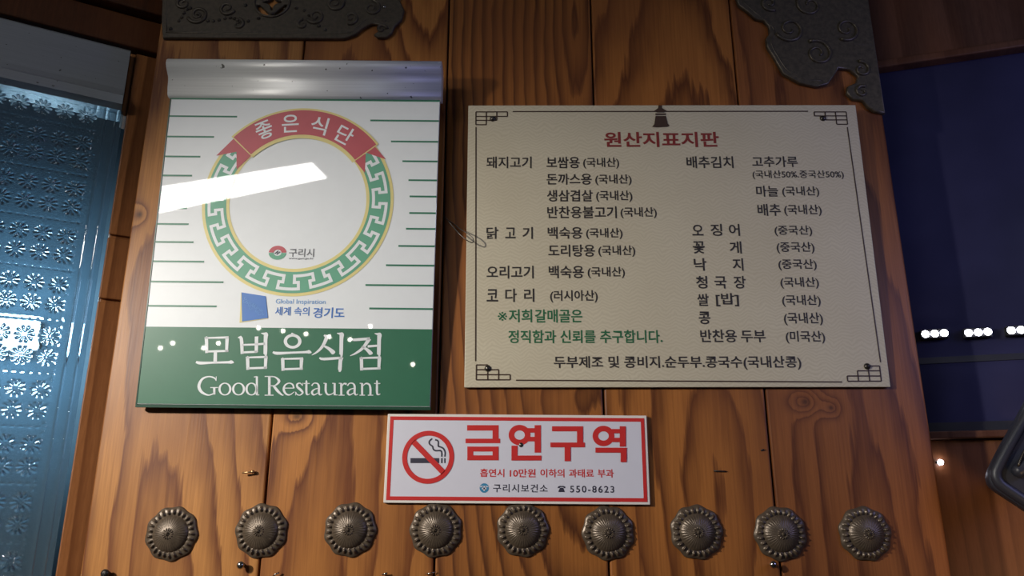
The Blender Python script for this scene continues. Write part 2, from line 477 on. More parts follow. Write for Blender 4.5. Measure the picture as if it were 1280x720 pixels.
mb = MB(); mb.box(-.05, z, -.006, .75, z + .008, -.0045); mb.box(-.05, zs1, -.006, .75, zs1 + .012, -.002); mb.build('glazing_bar', M['black'], win)
mb = MB(); mb.box(-.05, zb1 + .001, -.03, .75, 2.6, -.002)
tag(mb.build('trim_3', dw, None, rt.M), 'dark board above the window at the upper right', 'board', kind='structure')

# ------------------------------------------------------------------ the award poster on the left
tp = math.radians(3.8)
PV = Vector((0, -math.sin(tp), math.cos(tp)))
Pn = Vector((0, -math.cos(tp), -math.sin(tp)))
pl = hit(174, 507, (0, D - .014, 1.6157), Pn); pr = hit(541, 507, (0, D - .014, 1.6157), Pn)
ptl = hit(211.6, 120, (0, D - .014, 1.6157), Pn); ptr = hit(546.9, 126, (0, D - .014, 1.6157), Pn)
po = Frame((pl + pr) / 2, (pr - pl) + (ptr - ptl), PV)
pw = ((pr - pl).length + (ptr - ptl).length) / 2
ph_ = ((ptl - pl).length + (ptr - pr).length) / 2
uc = (po.uv(174, 507)[0] + po.uv(541, 507)[0] + po.uv(211.6, 120)[0] + po.uv(546.9, 126)[0]) / 4
uL, uR = uc - pw / 2, uc + pw / 2
poster = empty('award_poster', po.M)
tag(poster, 'white and green award poster in an aluminium clip header hanging on the door', 'poster')
vB, vT = 0.0, ph_
mb = MB(); mb.box(uL, vB, -.006, uR, vT + .01, 0); mb.build('panel', M['white'], poster, bevel=.0008)
tag(poster.children[0], 'white glossy panel')
mb = MB(); mb.box(uL - .0006, vB - .0035, -.0064, uR + .0006, vB - .0002, .0004)
mb.box(uL - .0016, vB - .0035, -.0064, uL - .0003, vT, .0); mb.build('edge_strip', M['acrylic_edge'], poster)
# header profile
t0 = vT; T = ((po.uv(211.6, 76.3)[1] - po.uv(211.6, 119)[1]) + (po.uv(546.9, 82)[1] - po.uv(547, 125)[1])) / 2
prof = [(-.006, t0 - .001), (.003, t0 - .001), (.0055, t0 + .002), (.0068, t0 + T * .2), (.0072, t0 + T * .38), (.0085, t0 + T * .5), (.0125, t0 + T * .60), (.0165, t0 + T * .70),
        (.0185, t0 + T * .8), (.0175, t0 + T * .9), (.0135, t0 + T * .965), (.006, t0 + T), (-.002, t0 + T * .985), (-.010, t0 + T * .93), (-.016, t0 + T * .75), (-.016, t0 + .002)]
n = len(prof); mb = MB()
x0, x1 = uL - .003, uR + .002
mb.add([(x0, z, w) for w, z in prof] + [(x1, z, w) for w, z in prof], [(i, (i + 1) % n, n + (i + 1) % n, n + i) for i in range(n)], True)
mb.add([(x0, z, w) for w, z in prof], [tuple(range(n))]); mb.add([(x1, z, w) for w, z in prof], [tuple(range(n))[::-1]])
mb.build('clip_header', M['alu'], poster)

W0 = .0004
def pbox(x0, y0, x1, y1): return po.box(x0, y0, x1, y1)
# green lower field
vg = (po.uv(184, 408.4)[1] + po.uv(541, 411.6)[1]) / 2
mb = MB(); mb.poly([(uL + .0005, vB + .0008), (uR - .0005, vB + .0008), (uR - .0005, vg), (uL + .0005, vg)], W0); mb.build('green_field', M['green'], poster)
# pale green lines each side and the line under the header
lines_l = [(146, 296.6), (171.3, 267.8), (196, 250.6), (219.7, 240.3), (240.5, 236), (260.5, 234), (280.3, 236), (302.8, 242), (327.2, 255.3), (352.8, 279.4), (383, 271)]
lines_r = [(150.6, 463), (176.9, 488.8), (201.6, 503), (225.3, 510.6), (245.6, 512), (266.3, 511.6), (286, 507.5), (307.5, 498), (331.6, 482.5), (356.3, 456.9), (385.6, 461.6)]
mb = MB(); hw = .0011
for y, x in lines_l:
    u, v = po.uv(x, y); mb.poly([(uL + .0005, v - hw), (u, v - hw), (u, v + hw), (uL + .0005, v + hw)], W0)
for y, x in lines_r:
    u, v = po.uv(x, y); mb.poly([(u, v - hw), (uR - .0005, v - hw), (uR - .0005, v + hw), (u, v + hw)], W0)
mb.poly([(uL, vT - .0032), (uR, vT - .0032), (uR, vT - .0006), (uL, vT - .0006)], W0)
mb.build('ruled_lines', M['green_line'], poster)
# ring medallion
cu, cv = po.uv(372.5, 252); ru = (po.uv(492, 252)[0] - po.uv(253, 252)[0]) / 2; rv = (po.uv(372, 136.7)[1] - po.uv(372, 367.5)[1]) / 2
def pol(a, r): return (cu + ru * r * math.cos(a), cv + rv * r * math.sin(a))
ring = empty('ring_emblem'); ring.parent = poster
def annulus(mb, r0, r1, w, a0=0, a1=2 * math.pi, n=120):
    A = [a0 + (a1 - a0) * i / n for i in range(n + 1)]
    vs = [(*pol(a, r0), w) for a in A] + [(*pol(a, r1), w) for a in A]
    mb.add(vs, [(i, i + 1, n + 2 + i, n + 1 + i) for i in range(n)])
mb = MB(); annulus(mb, .715, 1.0, W0); mb.build('gold_ring', M['yellow'], ring)
mb = MB(); annulus(mb, .748, .968, W0 * 1.5); mb.build('green_ring', M['ring_green'], ring)
NK = 17; half = math.pi / NK
mb = MB(); pts = []
b_, w_ = .60, .34
for k in range(NK):
    s0 = 2 * k
    for s, t in ((-1 + w_, .15), (b_, .15), (b_, .50), (w_, .50), (w_, .85), (1 + b_, .85), (1 + b_, .50), (1 + w_, .50)):
        pts.append((s0 + s, 1 - t))
fine = []
for i in range(len(pts)):
    p = pts[i]; q = pts[(i + 1) % len(pts)]
    if i == len(pts) - 1: q = (q[0] + 2 * NK, q[1])
    m_ = max(1, int(abs(q[0] - p[0]) / .12))
    for k in range(m_): fine.append((p[0] + (q[0] - p[0]) * k / m_, p[1] + (q[1] - p[1]) * k / m_))
A0 = math.radians(-92)
mb.ribbon([pol(A0 + s * half, .762 + t * .192) for s, t in fine], .0036, W0 * 2, closed=True)
mb.build('key_pattern', M['white'], ring)
# red ribbon across the top of the ring
ban = empty('ribbon_banner'); ban.parent = poster
aL, aR = math.radians(137), math.radians(38)
mb = MB(); annulus(mb, .695, 1.035, W0 * 2.5, aR, aL, 60); mb.build('gold_edge', M['yellow'], ban)
mb = MB(); annulus(mb, .735, 1.012, W0 * 3, aR + .012, aL - .012, 60)
for tri in (((294, 172), (270.5, 195), (296, 190)), ((294, 172), (296, 190), (296, 212), (314, 195), (308, 183)), ((463, 177), (482.7, 199.7), (457.3, 191)), ((463, 177), (457.3, 191), (456.3, 216.3), (441, 198), (450, 185))):
    mb.poly([po.uv(*p) for p in tri], W0 * 2.2)
mb.build('ribbon', M['red_soft'], ban)
mb = MB()
for ch, px, py, rt_ in (('좋', 330.8, 163, 24), ('은', 363.3, 155, 4), ('식', 399.5, 157.4, -12), ('단', 431, 169, -28)):
    put(mb, ch, pbox(px - 10.5, py - 11, px + 10.5, py + 11), W0 * 3.6, .01, rot=math.radians(rt_))
mb.build('lettering', M['white'], ban)
# city mark and its name
mk = empty('round_city_mark'); mk.parent = poster
mu, mv = po.uv(347, 316); mr = (po.uv(358, 316)[0] - po.uv(336, 316)[0]) / 2
def disc(mb, cx, cy, r0, r1, w, a0, a1, n=40, sq=1.0):
    A = [math.radians(a0 + (a1 - a0) * i / n) for i in range(n + 1)]
    vs = [(cx + r0 * math.cos(a), cy + r0 * sq * math.sin(a), w) for a in A] + [(cx + r1 * math.cos(a), cy + r1 * sq * math.sin(a), w) for a in A]
    mb.add(vs, [(i, i + 1, n + 2 + i, n + 1 + i) for i in range(n)])
mb = MB(); disc(mb, mu, mv, mr * .44, mr, W0, 2, 178, sq=.82); mb.build('red_arc', M['red_soft'], mk)
mb = MB(); disc(mb, mu, mv, mr * .44, mr, W0, 182, 358, sq=.82); mb.build('green_arc', M['ring_green'], mk)
mb = MB(); mb.ribbon([(mu - mr * .3, mv - mr * .12), (mu + mr * .05, mv + mr * .22), (mu - mr * .05, mv - mr * .2), (mu + mr * .3, mv + mr * .12)], mr * .13, W0); mb.build('squiggle', M['navy_ink'], mk)
mb = MB(); put(mb, '구리시', pbox(361.3, 310.7, 392.7, 321.2), W0, .012); mb.build('lettering', M['grey_ink'], poster)
mb = MB(); put(mb, 'www.guri.go.kr', pbox(361, 321.8, 392, 325), W0, .005); mb.build('lettering', M['grey_ink'], poster)
# province mark
pv = empty('blue_flag_mark'); pv.parent = poster
mb = MB(); mb.poly([po.uv(*p) for p in ((301.4, 365.6), (335, 398.2), (299.5, 403.5))], W0); mb.build('green_corner', M['yellow'], pv)
mb = MB(); mb.poly([po.uv(*p) for p in ((302, 365.6), (332.3, 370.3), (335.2, 397.5), (302.8, 402))], W0 * 1.6); mb.build('blue_square', M['blue'], pv)
random.seed(5); mb = MB()
for k in range(16):
    t = k / 15; x, y = 306 + 23 * t, 376 + 16 * t + random.uniform(-4, 4)
    q = [po.uv(x + 1.8 * math.cos(a) * random.uniform(.6, 1.2), y + 1.8 * math.sin(a)) for a in (0, 1.2, 2.4, 3.6, 4.6)]
    mb.ribbon(q, .0004, W0 * 2.2)
mb.build('scribble', M['blue_pale'], pv)
mb = MB(); put(mb, 'Global Inspiration', pbox(344.8, 374, 407, 381.6), W0, .002); mb.build('lettering', M['blue_pale'], poster)
mb = MB(); put(mb, '세계 속의', pbox(344, 383.6, 386.7, 394.5), W0, .014); mb.build('lettering', M['blue'], poster)
mb = MB(); put(mb, '경기도', pbox(391.4, 384.4, 430.8, 397.7), W0, .018); mb.build('lettering', M['blue'], poster)
# brush-cut heading on the green field: strokes (x, y, width) in a grid 16/3 finer than the picture
def stroke(mb, fr, pts, w, sx, ox, oy, sub=0):
    if sub: pts = smooth_path(pts, sub)
    u = [fr.uv(ox + p[0] / sx, oy + p[1] / sx) for p in pts]
    k = (fr.uv(ox + 50, oy + 50)[0] - fr.uv(ox, oy + 50)[0]) / 50 / sx
    mb.ribbon(u, [p[2] * k for p in pts], w)
def ringstroke(mb, fr, cx, cy, rx, ry, wh, wv, w, sx, ox, oy, n=40):
    o_, i_ = [], []
    for k in range(n):
        a = 2 * math.pi * k / n; c, s = math.cos(a), math.sin(a)
        o_.append(fr.uv(ox + (cx + (rx + wh / 2) * c) / sx, oy + (cy + (ry + wv / 2) * s) / sx)); i_.append(fr.uv(ox + (cx + (rx - wh / 2) * c) / sx, oy + (cy + (ry - wv / 2) * s) / sx))
    mb.add([(*p, w) for p in o_ + i_], [(k, (k + 1) % n, n + (k + 1) % n, n + k) for k in range(n)])
def mieum(x, y, x2, y2, lean=8):
    return [[(x, y - 6, 14), (x + 6, y + 8, 22), (x + lean, y2 + 10, 20)], [(x - 6, y, 10), (x2 + 4, y - 4, 15)], [(x2 - 6, y - 4, 24), (x2 - lean - 2, y2 + 4, 18)], [(x + lean, y2, 14), (x2 + 2, y2 - 4, 14)]]
def iseq(x, y, y2): return [[(x - 30, y - 2, 4), (x - 10, y + 2, 16), (x + 2, y + 8, 30), (x, y + 40, 25), (x - 2, y2 - 10, 24), (x - 6, y2, 10)]]
ST = []
ST += mieum(92, 94, 242, 184) + [[(158, 186, 22), (156, 256, 24)], [(28, 254, 14), (60, 261, 20), (140, 258, 14), (240, 256, 16), (262, 254, 24), (280, 258, 8)]]
ST += [[(308, 92, 6), (330, 98, 22), (336, 200, 20)], [(432, 84, 24), (430, 190, 22)], [(334, 140, 12), (432, 137, 13)], [(336, 190, 14), (436, 186, 14)], [(434, 136, 13), (488, 132, 15)]] + iseq(492, 64, 210) + mieum(366, 224, 500, 296)
ST += [[(540, 188, 12), (570, 196, 20), (660, 192, 14), (760, 188, 16), (780, 186, 24), (797, 192, 8)], [(664, 62, 10), (684, 74, 14)]] + mieum(600, 234, 738, 302)
ST += [[(880, 76, 10), (898, 90, 24), (872, 148, 20), (836, 186, 14), (800, 208, 4)], [(872, 142, 10), (915, 166, 20), (944, 192, 28), (950, 198, 8)], [(850, 226, 10), (880, 234, 18), (1000, 226, 16)], [(996, 222, 30), (990, 250, 24), (986, 306, 24), (978, 314, 8)]] + iseq(997, 64, 212)
ST += [[(1060, 100, 8), (1085, 106, 18), (1186, 98, 18)], [(1184, 98, 26), (1140, 160, 20), (1095, 194, 14), (1055, 213, 4)], [(1132, 150, 8), (1168, 172, 20), (1194, 198, 26), (1198, 204, 8)], [(1172, 150, 16), (1240, 145, 14)]] + iseq(1248, 66, 212) + mieum(1124, 228, 1256, 300)
mb = MB()
for s in ST: stroke(mb, po, s, W0 * 2, 16 / 3, 240, 405, 3)
ringstroke(mb, po, 672, 116, 48, 40, 22, 18, W0 * 2, 16 / 3, 240, 405)
mb.build('lettering', M['white'], poster)
# the serif line under it
SR = []
SR += [[(163, 378, 5), (150, 360, 9), (112, 351, 9), (70, 368, 15), (48, 412, 20), (64, 452, 17), (108, 474, 9), (140, 466, 8), (152, 452, 10)], [(163, 350, 5), (163, 380, 5)], [(150, 424, 16), (150, 470, 15)], [(124, 424, 6), (174, 424, 6)]]
SR += [[(434, 350, 14), (434, 475, 14)], [(414, 354, 5), (434, 351, 7)], [(434, 473, 6), (450, 473, 6)]]
SR += [[(517, 350, 17), (517, 476, 17)], [(486, 350, 6), (540, 350, 6)], [(486, 475, 6), (545, 475, 6)], [(517, 352, 6), (555, 354, 8), (582, 382, 17), (555, 410, 8), (517, 412, 6)], [(544, 410, 14), (572, 446, 17), (600, 472, 9), (612, 475, 5)]]
SR += [[(612, 428, 6), (681, 428, 6)], [(681, 430, 11), (672, 404, 10), (648, 395, 7), (622, 408, 11), (613, 436, 15), (626, 464, 12), (652, 473, 8), (684, 452, 4)]]
SR += [[(737, 410, 5), (722, 395, 7), (703, 401, 11), (704, 420, 14), (726, 440, 15), (739, 458, 12), (722, 474, 7), (702, 470, 7), (693, 454, 5)], [(739, 393, 4), (739, 412, 4)], [(692, 452, 4), (692, 476, 4)]]
for o in (0, 470): SR += [[(762 + o, 376, 6), (764 + o, 390, 13), (764 + o, 455, 14), (771 + o, 471, 9), (787 + o, 466, 4)], [(745 + o, 397, 6), (786 + o, 397, 6)]]
for o in (0, 238): SR += [[(799 + o, 412, 10), (813 + o, 396, 7), (836 + o, 397, 9), (847 + o, 416, 14), (847 + o, 458, 14), (856 + o, 473, 8), (870 + o, 467, 4)], [(847 + o, 427, 5), (816 + o, 437, 8), (801 + o, 456, 14), (814 + o, 473, 9), (847 + o, 456, 5)]]
SR += [[(893, 395, 14), (893, 448, 14), (908, 471, 10), (935, 466, 6), (952, 450, 5)], [(952, 395, 14), (952, 475, 14)], [(878, 396, 6), (893, 396, 6)], [(936, 396, 6), (952, 396, 6)], [(952, 473, 6), (972, 473, 6)]]
SR += [[(996, 395, 14), (996, 476, 14)], [(980, 396, 6), (996, 396, 6)], [(978, 475, 6), (1018, 475, 6)], [(1000, 416, 5), (1014, 398, 9), (1032, 401, 14)]]
SR += [[(1135, 395, 14), (1135, 476, 14)], [(1119, 396, 6), (1135, 396, 6)], [(1118, 475, 6), (1154, 475, 6)], [(1139, 414, 5), (1160, 397, 9), (1182, 404, 12), (1190, 430, 14), (1190, 476, 14)], [(1173, 475, 6), (1209, 475, 6)]]
mb = MB()
for s in SR: stroke(mb, po, s, W0 * 2, 16 / 3, 240, 405, 5 if len(s) > 2 else 0)
for cx_ in (221, 312): ringstroke(mb, po, cx_, 434, 36, 39, 15, 7, W0 * 2, 16 / 3, 240, 405)
ringstroke(mb, po, 398, 434, 33, 39, 15, 7, W0 * 2, 16 / 3, 240, 405)
mb.build('lettering', M['white'], poster)

# ------------------------------------------------------------------ the origin-of-ingredients board
tm = math.radians(1.6)
Mn = Vector((0, -math.cos(tm), -math.sin(tm))); MVv = Vector((0, -math.sin(tm), math.cos(tm)))
mo_ = Vector((0, D - .006, 1.638))
c4 = [hit(*p, mo_, Mn) for p in ((583, 132), (1068, 131), (1115, 484), (583, 484))]
me_ = Frame((c4[2] + c4[3]) / 2, (c4[1] - c4[0]) + (c4[2] - c4[3]), MVv)
cc = [me_.uv(*p) for p in ((583, 132), (1068, 131), (1115, 484), (583, 484))]
mL, mR = (cc[0][0] + cc[3][0]) / 2, (cc[1][0] + cc[2][0]) / 2
mB, mT = (cc[2][1] + cc[3][1]) / 2, (cc[0][1] + cc[1][1]) / 2
menu = empty('origin_board', me_.M)
tag(menu, 'large beige board listing food origins in black lettering, right of the poster', 'sign')
mb = MB(); mb.box(mL, mB, -.004, mR, mT, 0); mb.build('panel', M['card'], menu, bevel=.0006)
mb = MB()
def seg(mb, fr, x0, y0, x1, y1, wd_, w): mb.ribbon([fr.uv(x0, y0), fr.uv(x1, y1)], wd_, w)
for x0, y0, x1, y1 in ((641, 139.6, 1010, 139.2), (595, 159, 594.5, 451.7), (1059, 159, 1100.5, 453), (645, 475.3, 1052.5, 477.5)): seg(mb, me_, x0, y0, x1, y1, .0015, W0)
mb.build('border', M['brown_ink'], menu)
for xs, ys in (((595, 608, 621, 634.3), (140, 145.7, 150.6, 156)), ((1057.5, 1044, 1031, 1017.5), (140, 145, 150, 155.5)),
               ((595.3, 609.6, 623.3, 637.7), (474.8, 468.4, 462.2, 456.2)), ((1101.5, 1087, 1073, 1059.5), (476.5, 470, 463.5, 457.5))):
    mb = MB(); U = [me_.uv(x, ys[0])[0] for x in xs]; V = [me_.uv(xs[0], y)[1] for y in ys]; lw_ = .0015
    for i, ext in enumerate((3, 3, 2, 1)): mb.ribbon([(U[0], V[i]), (U[ext], V[i])], lw_, W0)
    for i, ext in enumerate((3, 3, 2, 1)): mb.ribbon([(U[i], V[0]), (U[i], V[ext])], lw_, W0)
    mb.build('corner_ornament', M['brown_ink'], menu)
mb = MB()
for q in (((823, 132), (827.2, 132), (827.6, 135.5), (833.5, 139), (829.5, 140.8), (821, 140.8), (817.5, 139), (822.5, 135.5)), ((819, 142), (832.2, 142), (832.2, 144), (819, 144)),
          ((819.3, 145.2), (832.2, 145.2), (834.4, 155), (837, 157.2), (834, 158.8), (820, 159.4), (815, 158.8), (817.8, 155.5))):
    mb.poly([me_.uv(*p) for p in q], W0 * 2)
mb.build('bell_emblem', M['brown_ink'], menu)
BK, GR, TI = M['black_ink'], M['green_ink'], M['title_ink']
K, C_ = '(국내산)', '(중국산)'
rows = [
    (TI, .006, [('원산지표지판', 755, 165, 898.5, 184)]),
    (BK, 0, [('돼지고기', 608, 195.8, 664.5, 210.5)]),
    (BK, 0, [('보쌈용', 683, 196, 724.5, 210.5), (K, 728.8, 197, 773.8, 210.8)]),
    (BK, 0, [('돈까스용', 683.2, 217, 739.5, 231), (K, 744, 218, 789.3, 231.7)]),
    (BK, 0, [('생삼겹살', 683.5, 237.5, 740.8, 252), (K, 745, 238.3, 790.3, 252.5)]),
    (BK, 0, [('반찬용불고기', 684, 258, 770.8, 273), (K, 775.5, 259, 820.8, 273)]),
    (BK, 0, [('닭', 608, 283.8, 623, 298.8), ('고', 631.5, 284.5, 644.5, 298), ('기', 653, 283.8, 666, 298.8)]),
    (BK, 0, [('백숙용', 684.5, 283.8, 728, 298.6), (K, 732.5, 285, 778, 299)]),
    (BK, 0, [('도리탕용', 685.3, 305.8, 743.6, 321), (K, 747.8, 306.7, 793.9, 321)]),
    (BK, 0, [('오리고기', 608.3, 332.2, 667, 348.3)]),
    (BK, 0, [('백숙용', 685.8, 332.2, 729.7, 347.8), (K, 734.4, 333.6, 781, 347.8)]),
    (BK, 0, [('코', 608.3, 361.5, 622.5, 377), ('다', 631.5, 360.8, 646, 377.5), ('리', 655, 360.8, 667.8, 377.5)]),
    (BK, 0, [('(러시아산)', 687.5, 362.8, 747, 378.3)]),
    (GR, 0, [('※', 622.2, 390, 633.7, 401), ('저희', 635.8, 386.7, 665, 403), ('갈매골은', 668.6, 386.7, 727.8, 403.3)]),
    (GR, 0, [('정직함과 신뢰를 추구합니다.', 635.3, 412.5, 827.8, 429)]),
    (BK, 0, [('두부제조 및 콩비지.순두부.콩국수(국내산콩)', 692.2, 445, 1001.3, 462.3)]),
    (BK, 0, [('배추김치', 858, 195.5, 916.5, 210.3)]),
    (BK, 0, [('고추가루', 940, 195.5, 997, 209)]),
    (BK, -.004, [('(국내산50%.중국산50%)', 940.5, 213, 1054.5, 224.3)]),
    (BK, 0, [('마늘', 945, 232.3, 972.5, 246), (K, 977.5, 233, 1023.8, 246.4)]),
    (BK, 0, [('배추', 946.8, 255, 975.8, 270), (K, 980, 255.8, 1026.8, 270)]),
    (BK, 0, [('오', 865, 281, 879, 294.5), ('징', 888, 280, 902.5, 295), ('어', 911, 280, 924.5, 295), (C_, 968, 281.8, 1015, 295.5)]),
    (BK, 0, [('꽃', 865.8, 301.7, 880.8, 317), ('게', 911.7, 301.7, 926.7, 317), (C_, 970.6, 302.5, 1017.8, 317)]),
    (BK, 0, [('낙', 867.2, 322.8, 883, 338.6), ('지', 915.6, 322.8, 928.9, 338.6), (C_, 972.8, 323.9, 1020.6, 338.3)]),
    (BK, 0, [('청', 869.7, 345, 884, 360.8), ('국', 893, 345.5, 908, 360.8), ('장', 917, 345, 932, 360.8), (K, 975.3, 346.4, 1023.3, 360.8)]),
    (BK, 0, [('쌀', 871.4, 367.2, 885.8, 382.5), ('[밥]', 894.7, 366.4, 923.3, 383), (K, 977.5, 368.6, 1025.6, 383.6)]),
    (BK, 0, [('콩', 873.3, 389.4, 887.8, 405.3), (K, 979.7, 390.6, 1028.3, 406.7)]),
    (BK, 0, [('반찬용', 875.3, 412, 920.6, 428), ('두부', 926, 413, 956.7, 428), ('(미국산)', 982, 413.6, 1031, 429.4)]),
]
for mat, bo, items in rows:
    for s, x0, y0, x1, y1 in items:
        mb = MB(); put(mb, s, me_.box(x0, y0, x1, y1), W0, -.002 if s == '※' else .017 + bo); mb.build('lettering', mat, menu)

# ------------------------------------------------------------------ the no-smoking plate
no_o = Vector((0, D - .005, 1.55)); Nn = Vector((0, -1, 0))
q4 = [(484.6, 516.9), (807.5, 519.7), (813.6, 630.8), (479.3, 628.8)]
c4 = [hit(*p, no_o, Nn) for p in q4]
ns = Frame((c4[2] + c4[3]) / 2, (c4[1] - c4[0]) + (c4[2] - c4[3]), (0, 0, 1))
cc = [ns.uv(*p) for p in q4]
nL, nR, nB, nT = (cc[0][0] + cc[3][0]) / 2, (cc[1][0] + cc[2][0]) / 2, (cc[2][1] + cc[3][1]) / 2, (cc[0][1] + cc[1][1]) / 2
plate = empty('no_smoking_sign', ns.M)
tag(plate, 'small white no-smoking sign with a red frame, fixed above the metal studs', 'sign')
mb = MB(); mb.box(nL, nB, -.005, nR, nT, 0); mb.build('panel', M['board_edge'], plate, bevel=.0007)
def rectring(mb, a, b, w):
    (x0, y0, x1, y1), (X0, Y0, X1, Y1) = a, b
    vs = [(x0, y0, w), (x1, y0, w), (x1, y1, w), (x0, y1, w), (X0, Y0, w), (X1, Y0, w), (X1, Y1, w), (X0, Y1, w)]
    mb.add(vs, [(i, (i + 1) % 4, 4 + (i + 1) % 4, 4 + i) for i in range(4)])
e0, e1 = .0031, .0072
mb = MB(); mb.poly([(nL + e0, nB + e0), (nR - e0, nB + e0), (nR - e0, nT - e0), (nL + e0, nT - e0)], W0 * .6); mb.build('face_print', M['board_white'], plate)
mb = MB(); rectring(mb, (nL + e0, nB + e0, nR - e0, nT - e0), (nL + e1, nB + e1, nR - e1, nT - e1), W0 * 1.2); mb.build('red_frame', M['red'], plate)
sgn = empty('no_smoking_symbol'); sgn.parent = plate
su, sv = ns.uv(535.2, 571.3); sr = (ns.uv(567.6, 571)[0] - ns.uv(502.8, 571)[0]) / 2
mb = MB()
def quad(mb, fr, x0, y0, x1, y1, w): mb.poly([fr.uv(x0, y1), fr.uv(x1, y1), fr.uv(x1, y0), fr.uv(x0, y0)], w)
quad(mb, ns, 513.1, 572.6, 549.1, 578.9, W0 * 1.2); quad(mb, ns, 551.3, 572.6, 553.3, 578.9, W0 * 1.2); quad(mb, ns, 555.2, 572.6, 557, 578.9, W0 * 1.2)
k9 = (ns.uv(550, 570)[0] - ns.uv(540, 570)[0]) / 10
for p in ([(470, 368), (470, 325), (455, 300), (400, 300), (375, 282), (366, 252), (335, 228), (329, 200), (345, 178), (364, 165)], [(505, 368), (508, 318), (490, 278), (460, 260), (434, 252), (431, 232), (432, 205), (420, 185), (395, 178)]):
    mb.ribbon([ns.uv(500 + x / 9, 530 + y / 9) for x, y in smooth_path(p, 4)], 1.9 * k9, W0 * 1.2)
mb.build('cigarette', M['navy_ink'], sgn)
mb = MB(); disc(mb, su, sv, sr * .815, sr, W0 * 2, 0, 360, 72)
mb.ribbon([ns.uv(500 + 150 / 9, 530 + 198 / 9), ns.uv(500 + 490 / 9, 530 + 548 / 9)], 6.9 * k9, W0 * 2)
mb.build('prohibition_ring', M['red'], sgn)
mb = MB(); Z7 = lambda x, y: (470 + x / 3.556, 500 + y / 3.556)
NB = [0]
def bar(x0, y0, x1, y1):
    NB[0] += 1; quad(mb, ns, *Z7(x0, y0), *Z7(x1, y1), W0 * (1.2 + .06 * NB[0]))
for q in ((405, 112, 545, 136), (518, 112, 545, 178), (398, 172, 552, 192), (406, 207, 545, 229), (406, 207, 432, 268), (518, 207, 545, 268), (406, 246, 545, 268),
          (705, 112, 733, 234), (672, 125, 706, 145), (672, 164, 706, 184), (602, 203, 629, 269), (602, 247, 735, 269),
          (782, 117, 920, 139), (893, 117, 920, 195), (775, 189, 928, 210), (838, 209, 865, 272),
          (1083, 117, 1110, 207), (1048, 129, 1084, 148), (1048, 168, 1084, 187), (975, 212, 1114, 234), (1087, 212, 1114, 276)): bar(*q)
for cx_, cy_ in ((638, 156), (1011, 160)):
    ringstroke(mb, ns, cx_, cy_, 36, 33, 25, 25, W0 * 1.2, 3.556, 470, 500)
mb.build('lettering', M['red'], plate)
mb = MB(); Z6 = lambda x, y: (590 + x / 6.737, 580 + y / 6.737)
for s, x0, x1 in (('흡연시', 68, 272), ('10만원', 318, 535), ('이하의', 575, 778), ('과태료', 815, 1025), ('부과', 1058, 1193)):
    dy = (x0 - 68) / 1125 * 5; mb = MB()
    put(mb, s, ns.box(*Z6(x0, 40 + dy), *Z6(x1, 110 + dy)), W0 * 1.2, .018); mb.build('lettering', M['red'], plate)
mb = MB(); put(mb, '구리시보건소', ns.box(616.3, 605.2, 684.5, 615.4), W0 * 1.2, .012, 1.15); mb.build('lettering', M['navy_ink'], plate)
mb = MB(); put(mb, '550-8623', ns.box(712.5, 607.2, 767.7, 615.8), W0 * 1.2, .016, 1.25)
mb.build('lettering', M['navy_ink'], plate); mb = MB()   # then the telephone pictogram
for q in (((722, 203), (724, 190), (740, 184), (768, 184), (784, 190), (786, 203), (772, 203), (768, 195), (740, 195), (736, 203)), ((740, 200), (768, 200), (782, 236), (726, 236))): mb.poly([ns.uv(*Z6(*p)) for p in q], W0 * 1.2)
mb.build('telephone_symbol', M['navy_ink'], plate)
mb = MB(); eu, ev = ns.uv(605.3, 610); er = 5.7 * k9
disc(mb, eu, ev, 0, er, W0 * 1.2, 0, 360, 32); mb.build('round_health_mark', M['teal'], plate)
mb = MB(); mb.ribbon([(eu - er * .5, ev - er * .1), (eu + er * .5, ev - er * .1)], er * .35, W0 * 2); mb.ribbon([(eu, ev - er * .6), (eu, ev + er * .45)], er * .35, W0 * 2); mb.ribbon([(eu - er * .9, ev + er * .25), (eu - er * .3, ev + er * .4)], er * .22, W0 * 2); mb.ribbon([(eu + er * .3, ev + er * .4), (eu + er * .9, ev + er * .25)], er * .22, W0 * 2)
mb.build('white_cross', M['board_white'], plate.children[-1])

